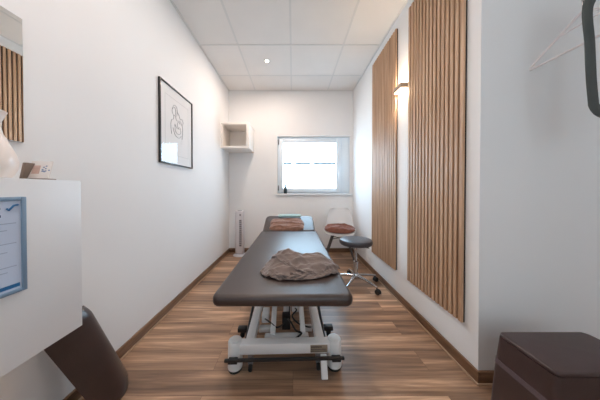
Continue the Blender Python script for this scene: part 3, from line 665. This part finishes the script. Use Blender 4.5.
    478, -94, 88, 475, -69, 84, 492, -75, 43, 512, -38, 45, 503, 6, 39, 502, 30, 38, 498, 76, 35, 491, 122, 28, 492, 163, 51, 486, 186, 44,
    445, 187, 61, 416, 210, 58, 430, 217, 16, 446, 236, 19, 416, 247, 6, 388, 273, 17, 349, 284, 26, 327, 279, 24, 299, 301, 47, 276, 318, 11,
    242, -221, 63, 282, -242, 53, 320, -235, 28, 328, -216, 39, 374, -218, 23, 417, -228, 31, 446, -208, 6, 463, -192, 6, 475, -148, 9, 483, -107, 31,
    510, -87, 61, 513, -65, 73, 512, -43, 37, 536, -34, 11, 537, 11, 17, 536, 34, 17, 531, 80, 12, 524, 124, 6, 505, 160, 14, 485, 171, 7,
    447, 193, 25, 446, 190, 57, 466, 198, 9, 478, 220, 6, 448, 243, 30, 403, 250, 40, 357, 249, 31, 349, 264, 51, 337, 303, 32, 311, 335, 6,
    268, -193, 80, 304, -208, 54, 347, -229, 51, 366, -228, 34, 380, -186, 40, 424, -193, 45, 466, -189, 32, 489, -186, 30, 515, -154, 9, 515, -106, 6,
    530, -71, 30, 545, -68, 49, 549, -28, 45, 575, -30, 9, 574, 17, 6, 573, 41, 6, 570, 89, 6, 561, 137, 6, 538, 180, 6, 518, 197, 6,
    479, 211, 25, 468, 169, 40, 498, 175, 15, 497, 195, 29, 456, 207, 45, 411, 211, 33, 387, 243, 54, 386, 262, 38, 355, 279, 6, 310, 295, 11]
def cub(p0, p1, p2, p3, u): return .5*((2*p1)+(-p0+p2)*u+(2*p0-5*p1+4*p2-p3)*u*u+(-p0+3*p1-3*p2+p3)*u**3)
def drape_blanket(cx, cy, z0, sx, sy, sz):
    n, m = 36, 30; K = 3
    G = [[Vector((DRAPE[3*(i*m+j)], DRAPE[3*(i*m+j)+1], DRAPE[3*(i*m+j)+2]))/2000 for j in range(m)] for i in range(n)]
    def up(rows):                                   # smooth refinement along the first axis
        L = len(rows); out = []
        for i in range(L-1):
            for k in range(K):
                a, b, c, d = rows[max(i-1, 0)], rows[i], rows[i+1], rows[min(i+2, L-1)]
                out.append([cub(a[q], b[q], c[q], d[q], k/K) for q in range(len(b))])
        out.append(rows[-1]); return out
    G = up(G); G = [list(r) for r in zip(*G)]; G = up(G); G = [list(r) for r in zip(*G)]
    mb = MB(); vs = []
    for row in G:
        vr = []
        for p in row:
            x, y, z = p; k = min(1, max(0, (z-.010)/.04))
            w_ = noise.noise(Vector((x*6, y*6, 2.2))); w2 = noise.noise(Vector((x*9, y*9, 7.1)))
            f = y-.30*x+1.3*x*x
            r = (1-abs(math.sin(30*f+1.5*w_+.6)))**2.2*.017*(.5+.7*max(0, w2+.4)) + (1-abs(math.sin(57*(y-.12*x+.03*w_)+2+1.3*w2)))**2*.008
            r += (1-abs(math.sin(24*(x+.7*y)+1.6*w2)))**2.4*.010*(1 if x < .02 else max(0, 1-(x-.02)/.08))
            z2 = z + (r-.004)*k + .024*math.exp(-((x-.17)/.07)**2-((y-.02)/.10)**2) - .016*k*math.exp(-((x-.035)/.018)**2-((y-.06)/.09)**2)
            z2 += .012*math.exp(-((x+.17)/.05)**2-((y-.02)/.11)**2)
            vr.append(mb.bm.verts.new((cx+(x-.18*max(0, z-.04))*sx, cy+y*sy, z0+max(z2, .002)*sz)))
        vs.append(vr)
    for i in range(len(vs)-1):
        for j in range(len(vs[0])-1): mb.bm.faces.new((vs[i][j], vs[i+1][j], vs[i+1][j+1], vs[i][j+1]))
    return mb
tag(drape_blanket(.042, 1.315, TZ1+.002, .91, .93, .84).build('blanket', M['blanket'], origin=(.04, 1.315, TZ1), ang=180, solid=.003, subsurf=1), 'taupe blanket crumpled in a heap on the near end of the massage table', 'blanket')

def hp(x, y, z=.03): return HM @ Vector((x, y, z))
def out2(th):
    c, s_ = abs(math.cos(th)), abs(math.sin(th)); p = 5.0
    return (c**p + s_**p)**(-1/p)*(1+.02*math.sin(5*th+1)+.015*math.sin(9*th))
def prof2(x, y): return .62 - .12*math.cos(3*x+.5)
def fold2(x, y, w): return .14*(1-abs(math.sin(4.5*(y+.25*w+.12*math.sin(3*x)))))**1.4 + .10*(1-abs(math.sin(8*(y-.1*x+.2*w)+1)))**1.5 - .05
mb = heap(-.078, .145, .03, .222, .140, .072, 8.2, out2, prof2, fold2, 110, 36, HM)
tag(mb.build('blanket', M['blanket2'], origin=hp(-.07, .12), ang=80), 'brown fleece blanket folded across the raised headrest', 'blanket')
# rolled towel at the top of the headrest
def roll(u, v):
    a = 2*PI*u; x = -.20+.31*v; rr = .019*(1+.05*math.sin(9*v+2)+.04*math.sin(3*a)) * (1 if .02 < v < .98 else .82)
    return HM @ Vector((x, (.345)+rr*math.cos(a)*1.25, (.034+.019)+rr*.95*math.sin(a)))
mb = MB().surf(roll, 28, 30, True)
for v in (0.0, 1.0):
    b = bmesh.new(); b.faces.new([b.verts.new(roll(i/28, v)) for i in range(28)]); mb.merge(b)
bmesh.ops.remove_doubles(mb.bm, verts=mb.bm.verts, dist=1e-5); bmesh.ops.recalc_face_normals(mb.bm, faces=mb.bm.faces)
tag(mb.build('towel', M['towel'], origin=hp(-.05, .315), ang=60), 'pale teal rolled towel along the top of the headrest', 'towel')

# ------------------------------------------------------------------ shell chair
chx, chy, chr_ = .695, 3.06, R(-12)
CM = Matrix.Translation((chx, chy, 0)) @ Matrix.Rotation(chr_, 4, 'Z')
sc = thing('shell_chair', (chx, chy, 0), 'white plastic shell chair with dark splayed legs against the back wall', 'chair')
spine = [(-.215, .405), (-.20, .430), (-.15, .428), (-.05, .410), (.06, .412), (.125, .435), (.165, .49), (.19, .57), (.210, .66), (.225, .735), (.231, .765)]
hw = [.17, .205, .222, .228, .225, .222, .215, .200, .182, .160, .125]
def shell(u, v):
    t = v*(len(spine)-1); i = min(int(t), len(spine)-2); f = t-i
    y = spine[i][0]*(1-f)+spine[i+1][0]*f; z = spine[i][1]*(1-f)+spine[i+1][1]*f; w_ = hw[i]*(1-f)+hw[i+1]*f
    s_ = u*2-1; back = max(0, min(1, (v-.42)/.3))
    side = abs(s_)**2.6
    z2 = z + side*.055*(1-back)*min(1, v*4); y2 = y - side*.07*back
    return CM @ Vector((s_*w_, y2, z2))
MB().surf(shell, 21, 34).build('seat_shell', M['shell'], sc, solid=.006, subsurf=1)
for sx in (-1, 1):
    for (ya, yb) in ((-.09, -.215), (.07, .215)):
        b = MB(); b.tube([CM @ Vector((sx*.09, ya, .402)), CM @ Vector((sx*.215, yb, .006))], [.019, .012], 12); b.build('leg', M['darkleg'], sc)
b = MB()
for sx in (-1, 1): b.tube([CM @ Vector((sx*.10, -.10, .385)), CM @ Vector((sx*.10, .08, .385))], .008, 8)
b.tube([CM @ Vector((-.13, -.12, .33)), CM @ Vector((.13, .12, .33))], .005, 8); b.tube([CM @ Vector((.13, -.12, .33)), CM @ Vector((-.13, .12, .33))], .005, 8)
b.build('leg_brace', M['darkleg'], sc)
def fold3(x, y, w): return .16*(1-abs(math.sin(3.6*(y+.35*w+.2*x))))**1.4 + .10*(1-abs(math.sin(7*(y-.2*x+.3*w)+1)))**1.5 - .06
def prof3(x, y): return .66 - .2*x*x
mb = heap(0, -.065, 0, .22, .155, .15, 5.7, lambda th: out2(th)*.98, prof3, fold3, 110, 36)
for v in mb.bm.verts:
    z = .437 + .05*abs(v.co.x/.225)**2.6
    v.co = CM @ (v.co + Vector((0, 0, z)))
tag(mb.build('blanket', M['blanket3'], origin=CM @ Vector((0, -.06, .45)), ang=80), 'reddish brown blanket folded on the seat of the white shell chair', 'blanket')

# ------------------------------------------------------------------ rolling stool
ux, uy = .690, 2.25
st = thing('rolling_stool', (ux, uy, 0), 'round dark vinyl stool on a chrome five-star caster base', 'stool')
MB().lathe([(0, .448), (.10, .448), (.165, .452), (.175, .465), (.177, .485), (.170, .502), (.145, .511), (.08, .515), (0, .516)], (ux, uy, 0), 48).build('seat', M['stoolseat'], st)
MB().lathe([(0, .436), (.095, .436), (.098, .442), (.095, .448), (0, .448)], (ux, uy, 0), 32).build('seat_plate', M['grey'], st)
MB().lathe([(0, .10), (.024, .10), (.024, .26), (.019, .265), (.014, .27), (.014, .436), (0, .436)], (ux, uy, 0), 24).build('gas_column', M['chrome'], st)
hub = MB().lathe([(0, .075), (.034, .075), (.038, .085), (.036, .115), (.028, .13), (0, .13)], (ux, uy, 0), 28).build('hub', M['chrome'], st)
b = MB(); b.tube([(ux, uy, .43), (ux+.07, uy-.03, .428), (ux+.13, uy-.055, .42)], .005, 8); b.build('lever', M['black'], st)
for k in range(5):
    a = R(-54 + 72*k); d = Vector((math.cos(a), math.sin(a), 0)); c = Vector((ux, uy, 0))
    lg_ = MB(); lg_.tube([c+d*.025+Vector((0, 0, .105)), c+d*.12+Vector((0, 0, .098)), c+d*.22+Vector((0, 0, .078)), c+d*.262+Vector((0, 0, .070))], [.017, .015, .012, .011], 12)
    lg_ = lg_.build('leg', M['chrome'], st)
    p = c+d*.255; sd = Vector((-d.y, d.x, 0))
    cs = MB(); cs.tube([p+Vector((0, 0, .066)), p+Vector((0, 0, .040))], .006, 8)
    mw = Matrix.Translation(p+d*.012+Vector((0, 0, .027))) @ Matrix.Rotation(a+PI/2, 4, 'Z') @ Matrix.Rotation(PI/2, 4, 'Y')
    for q in (-.013, .013):
        cs.lathe([(0, q-.009), (.022, q-.009), (.0265, q-.004), (.0265, q+.004), (.022, q+.009), (0, q+.009)], n=22, mtx=mw)
    cs.lathe([(0, -.006), (.018, -.006), (.018, .006), (0, .006)], n=16, mtx=mw)
    cs.build('caster', M['black'], lg_)

# ------------------------------------------------------------------ small bottle on the sill
bx_, by_ = -.128, YB-.004
bt = thing('bottle', (bx_, by_, WZ0), 'small dark bottle standing on the white window sill', 'bottle')
BS = 1.35
MB().lathe([(r*BS*.85, z*BS) for r, z in [(0, 0), (.022, 0), (.025, .004), (.025, .062), (.020, .078), (.010, .086), (.010, .098), (0, .098)]], (bx_, by_, WZ0), 24).build('bottle_body', M['bottle'], bt)
MB().lathe([(r*BS*.85, z*BS) for r, z in [(0, .098), (.012, .098), (.012, .118), (.010, .121), (0, .121)]], (bx_, by_, WZ0), 20).build('cap', M['bottlecap'], bt)

# ------------------------------------------------------------------ brown curved cushion leaning under the cabinet
P0 = Vector((-.990, 1.150, .0)); P1 = Vector((-.872, .930, .0)); P2 = Vector((-1.050, .993, .486)); P3 = Vector((-1.025, .80, .485)); UP = P2-P0
wv = P1-P0; nrm = wv.cross(UP).normalized()
if nrm.x < 0: nrm = -nrm
wl, ul = wv.length, UP.length
ol = rrect(0, 1, 0, 1, .12, 8)
def cush():
    b = bmesh.new(); n1, n2 = 26, 36; g = {}
    for side in (0, 1):
        for i in range(n1+1):
            for j in range(n2+1):
                a, c = i/n1, j/n2
                # pull grid corners in to a rounded rectangle
                X_, Y_ = a*2-1, c*2-1
                rad = .34 if Y_ < 0 else .10; hx, hy = wl/ul, 1.0
                x, y = X_*hx, Y_*hy
                qx, qy = abs(x)-(hx-rad), abs(y)-(hy-rad)
                if qx > 0 and qy > 0:
                    L = math.hypot(qx, qy); mx_ = max(qx, qy); s_ = mx_/L
                    x = math.copysign(hx-rad+qx*s_, x); y = math.copysign(hy-rad+qy*s_, y)
                a2, c2 = (x/hx+1)/2, (y+1)/2
                edge = min(1, min(a, 1-a)*6, min(c, 1-c)*9)
                th = .010+.014*math.sin(edge*PI/2)
                bow = .050*(1-(2*a2-1)**2)
                p = (P0*(1-a2)+P1*a2)*(1-c2) + (P2*(1-a2)+P3*a2)*c2 + nrm*(bow + (th if side else -th)+.008)
                g[side, i, j] = b.verts.new(p)
    for side in (0, 1):
        for i in range(n1):
            for j in range(n2): b.faces.new((g[side, i, j], g[side, i+1, j], g[side, i+1, j+1], g[side, i, j+1]))
    bd = [(i, 0) for i in range(n1)] + [(n1, j) for j in range(n2)] + [(i, n2) for i in range(n1, 0, -1)] + [(0, j) for j in range(n2, 0, -1)]
    for k, (i, j) in enumerate(bd):
        i2, j2 = bd[(k+1) % len(bd)]; b.faces.new((g[0, i, j], g[0, i2, j2], g[1, i2, j2], g[1, i, j]))
    bmesh.ops.recalc_face_normals(b, faces=b.faces)
    mn = min(v.co.z for v in b.verts)
    for v in b.verts: v.co.z -= mn; v.co.x = max(v.co.x, XL+.016)
    return b
mb = MB(); mb.merge(cush())
tag(mb.build('backrest_cushion', M['leather3'], origin=(-.93, 1.05, 0), ang=60), 'dark brown curved backrest cushion leaning on the left wall below the cabinet', 'cushion')

# ------------------------------------------------------------------ pouf
pq = thing('storage_pouf', (1.08, .80, 0), 'dark brown leatherette storage pouf with lid in the right corner', 'pouf')
def frust(mb, z0, z1, e0, e1, r=.03, bev=0):
    n = 6; A = rrect(.906-e0, 1.285+e0, .697-e0, .898+e0, r, n); B = rrect(.906-e1, 1.285+e1, .697-e1, .898+e1, r, n)
    b = bmesh.new(); a = [b.verts.new((x, y, z0)) for x, y in A]; c = [b.verts.new((x, y, z1)) for x, y in B]; m = len(a)
    for i in range(m): b.faces.new((a[i], a[(i+1) % m], c[(i+1) % m], c[i]))
    b.faces.new(a[::-1]); top = b.faces.new(c)
    bmesh.ops.recalc_face_normals(b, faces=b.faces)
    if bev: bmesh.ops.bevel(b, geom=[e for e in b.edges if all(abs(v.co.z-z1) < 1e-6 for v in e.verts)], offset=bev, segments=4, affect='EDGES', profile=.5)
    return mb.merge(b)
frust(MB(), 0, .284, .026, .012, .02).build('pouf_body', M['leather2'], pq)
frust(MB(), .284, .306, .0125, .0115, .02).build('band', M['strap'], pq)
frust(MB(), .306, .402, .010, .003, .02).build('lid_side', M['leather2'], pq)
frust(MB(), .402, .406, -.001, -.001, .02).build('piping', M['seam'], pq)
frust(MB(), .406, .419, .004, .003, .025, .006).build('lid_top', M['leather2'], pq)

# ------------------------------------------------------------------ hanger, strap and coat rail on the recess wall
hx_, hy_, hz_ = 1.268, .905, 1.925
rl = thing('coat_rail', (1.4, .905, hz_), 'white coat rail on brackets above the right corner', 'coat rail')
b = MB(); b.tube([(1.18, hy_, hz_), (2.1, hy_, hz_)], .010, 12); b.build('rail', M['white'], rl)
for x in (1.74,):
    b = MB(); b.tube([(x, hy_+.009, hz_), (x, YA, hz_)], .008, 10); b.lathe([(0, 0), (.022, 0), (.022, .006), (0, .006)], n=20, mtx=Matrix.Translation((x, YA, hz_)) @ Matrix.Rotation(PI/2, 4, 'X')); b.build('bracket', M['white'], rl)
hg = thing('clothes_hanger', (hx_, hy_, 1.69), 'thin white clothes hanger hanging by the right wall', 'hanger')
b = MB(); y0, y1 = hy_-.20, hy_+.20
b.tube(smooth_path([(hx_, hy_, 1.822), (hx_, hy_+.02, 1.816), (hx_, y1-.02, 1.708), (hx_, y1, 1.694), (hx_, y1-.012, 1.686), (hx_, y1-.03, 1.685), (hx_, y0+.03, 1.685), (hx_, y0+.012, 1.686), (hx_, y0, 1.694), (hx_, y0+.02, 1.708), (hx_, hy_-.02, 1.816)], 6), .0052, 8, closed=True)
b.tube([(hx_, hy_-.075, 1.775), (hx_, hy_+.075, 1.775)], .003, 8)
b.build('hanger_frame', M['hanger'], hg)
b = MB(); b.tube([(hx_, hy_, 1.822), (hx_, hy_, 1.862)] + [(hx_, hy_+.0165*math.cos(R(a))*1.0, 1.925-.0045+.0165*math.sin(R(a))+.003) for a in range(-70, 200, 15)], .003, 8)
b.build('hook', M['chrome'], hg)
# dark strap loop over the rail
def strap_pts():
    P = []
    xl, xr_, zb = 1.218, 1.351, 1.370
    xc, rr = (xl+xr_)/2, (xr_-xl)/2
    P += [(xc-.012+.01, .863, 1.90), (xl-.004, .852, 1.80), (xl, .848, 1.65), (xl+.006, .846, 1.50), (xl+.014, .845, 1.41)]
    for a in range(200, 341, 20): P.append((xc+(rr-.012)*math.cos(R(a)), .845, zb+.045+.055*math.sin(R(a))))
    P += [(xr_-.014, .845, 1.41), (xr_-.006, .846, 1.50), (xr_, .848, 1.65), (xr_+.004, .852, 1.80), (xc+.012, .863, 1.90)]
    return smooth_path(P, 6)
pts = strap_pts()
b = bmesh.new(); rings = []
for i, p in enumerate(pts):
    t = (pts[min(i+1, len(pts)-1)]-pts[max(i-1, 0)]).normalized(); yv = Vector((0, 1, 0)); s_ = t.cross(yv).normalized()
    hw_, ht = .021, .004
    rings.append([b.verts.new(p + s_*a*hw_ + yv*c*ht) for a, c in ((-1, -.4), (-.8, -1), (.8, -1), (1, -.4), (1, .4), (.8, 1), (-.8, 1), (-1, .4))])
for A, B in zip(rings, rings[1:]):
    for j in range(8): b.faces.new((A[j], A[(j+1) % 8], B[(j+1) % 8], B[j]))
b.faces.new(rings[0][::-1]); b.faces.new(rings[-1]); bmesh.ops.recalc_face_normals(b, faces=b.faces)
mb = MB(); mb.merge(b)
mb.tube([(1.2845, .863, 1.895), (1.2845, .876, 1.907)] + [(1.2845, hy_+.0168*math.cos(R(a)), hz_+.0168*math.sin(R(a))) for a in range(190, -1, -19)], .006, 8)
tag(mb.build('hanging_strap', M['strapdark'], origin=(1.2845, .86, 1.38), ang=50), 'dark grey strap loop hanging in front of the white hanger at the right edge', 'strap')

# ------------------------------------------------------------------ light
W = bpy.data.worlds.new('sky'); bpy.context.scene.world = W; W.use_nodes = True
nt = W.node_tree; bg = nt.nodes['Background']
bg.inputs['Color'].default_value = (.55, .79, 1.0, 1); bg.inputs['Strength'].default_value = 15.0
def area(name, loc, rot, size, power, col, shape='DISK', sy=None, spread=None):
    l = bpy.data.lights.new(name, 'AREA'); l.shape = shape; l.size = size
    if sy: l.size_y = sy
    l.energy = power; l.color = col
    if spread: l.spread = spread
    o = bpy.data.objects.new(name, l); C.objects.link(o); o.location = loc; o.rotation_euler = rot; return o
pl = area('window_portal', ((WX0+.8)/2, YB+.12, 1.46), (R(-90), 0, 0), 1.0, 1, (1, 1, 1), 'RECTANGLE', .85); pl.data.cycles.is_portal = True
warm = (1.0, .82, .70)
area('ceiling_spot_near', (-.335, 1.39, H-.012), (0, 0, 0), .12, 5, (1, .96, .92))
area('ceiling_spot_camera', (-.55, .50, H-.012), (0, 0, 0), .35, 10, (1.0, .78, .66))
area('ceiling_spot_right', (.92, .14, H-.012), (0, 0, 0), .3, 1.5, (.95, .97, 1))
area('ceiling_spot_back', (-.335, 2.65, H-.012), (0, 0, 0), .05, 15, warm)
area('fill_light_behind', (.3, -1.1, 1.5), (R(90), 0, 0), 1.6, 14, (.66, .86, 1), 'RECTANGLE', 1.4)  # added cool fill behind the camera, as if daylight from an unseen doorway
sun = bpy.data.lights.new('sun', 'SUN'); sun.energy = 4; sun.angle = R(2); so = bpy.data.objects.new('sun', sun); C.objects.link(so); so.rotation_euler = (R(50), 0, R(15))

# ------------------------------------------------------------------ camera
cam = bpy.data.cameras.new('camera'); co = bpy.data.objects.new('camera', cam); C.objects.link(co)
cam.sensor_width = 36; cam.lens = 205/600*36; cam.clip_start = .02
pitch = .6
co.location = (0, 0, 1.045); co.rotation_euler = (R(90-pitch), 0, 0)
cam.shift_x = 7/600; cam.shift_y = -(10-205*math.tan(R(pitch)))/600
sc_ = bpy.context.scene; sc_.camera = co
sc_.view_settings.view_transform = 'Standard'; sc_.view_settings.look = 'None'; sc_.view_settings.exposure = -.18
sc_.cycles.max_bounces = 10; sc_.cycles.diffuse_bounces = 6; sc_.cycles.use_denoising = True
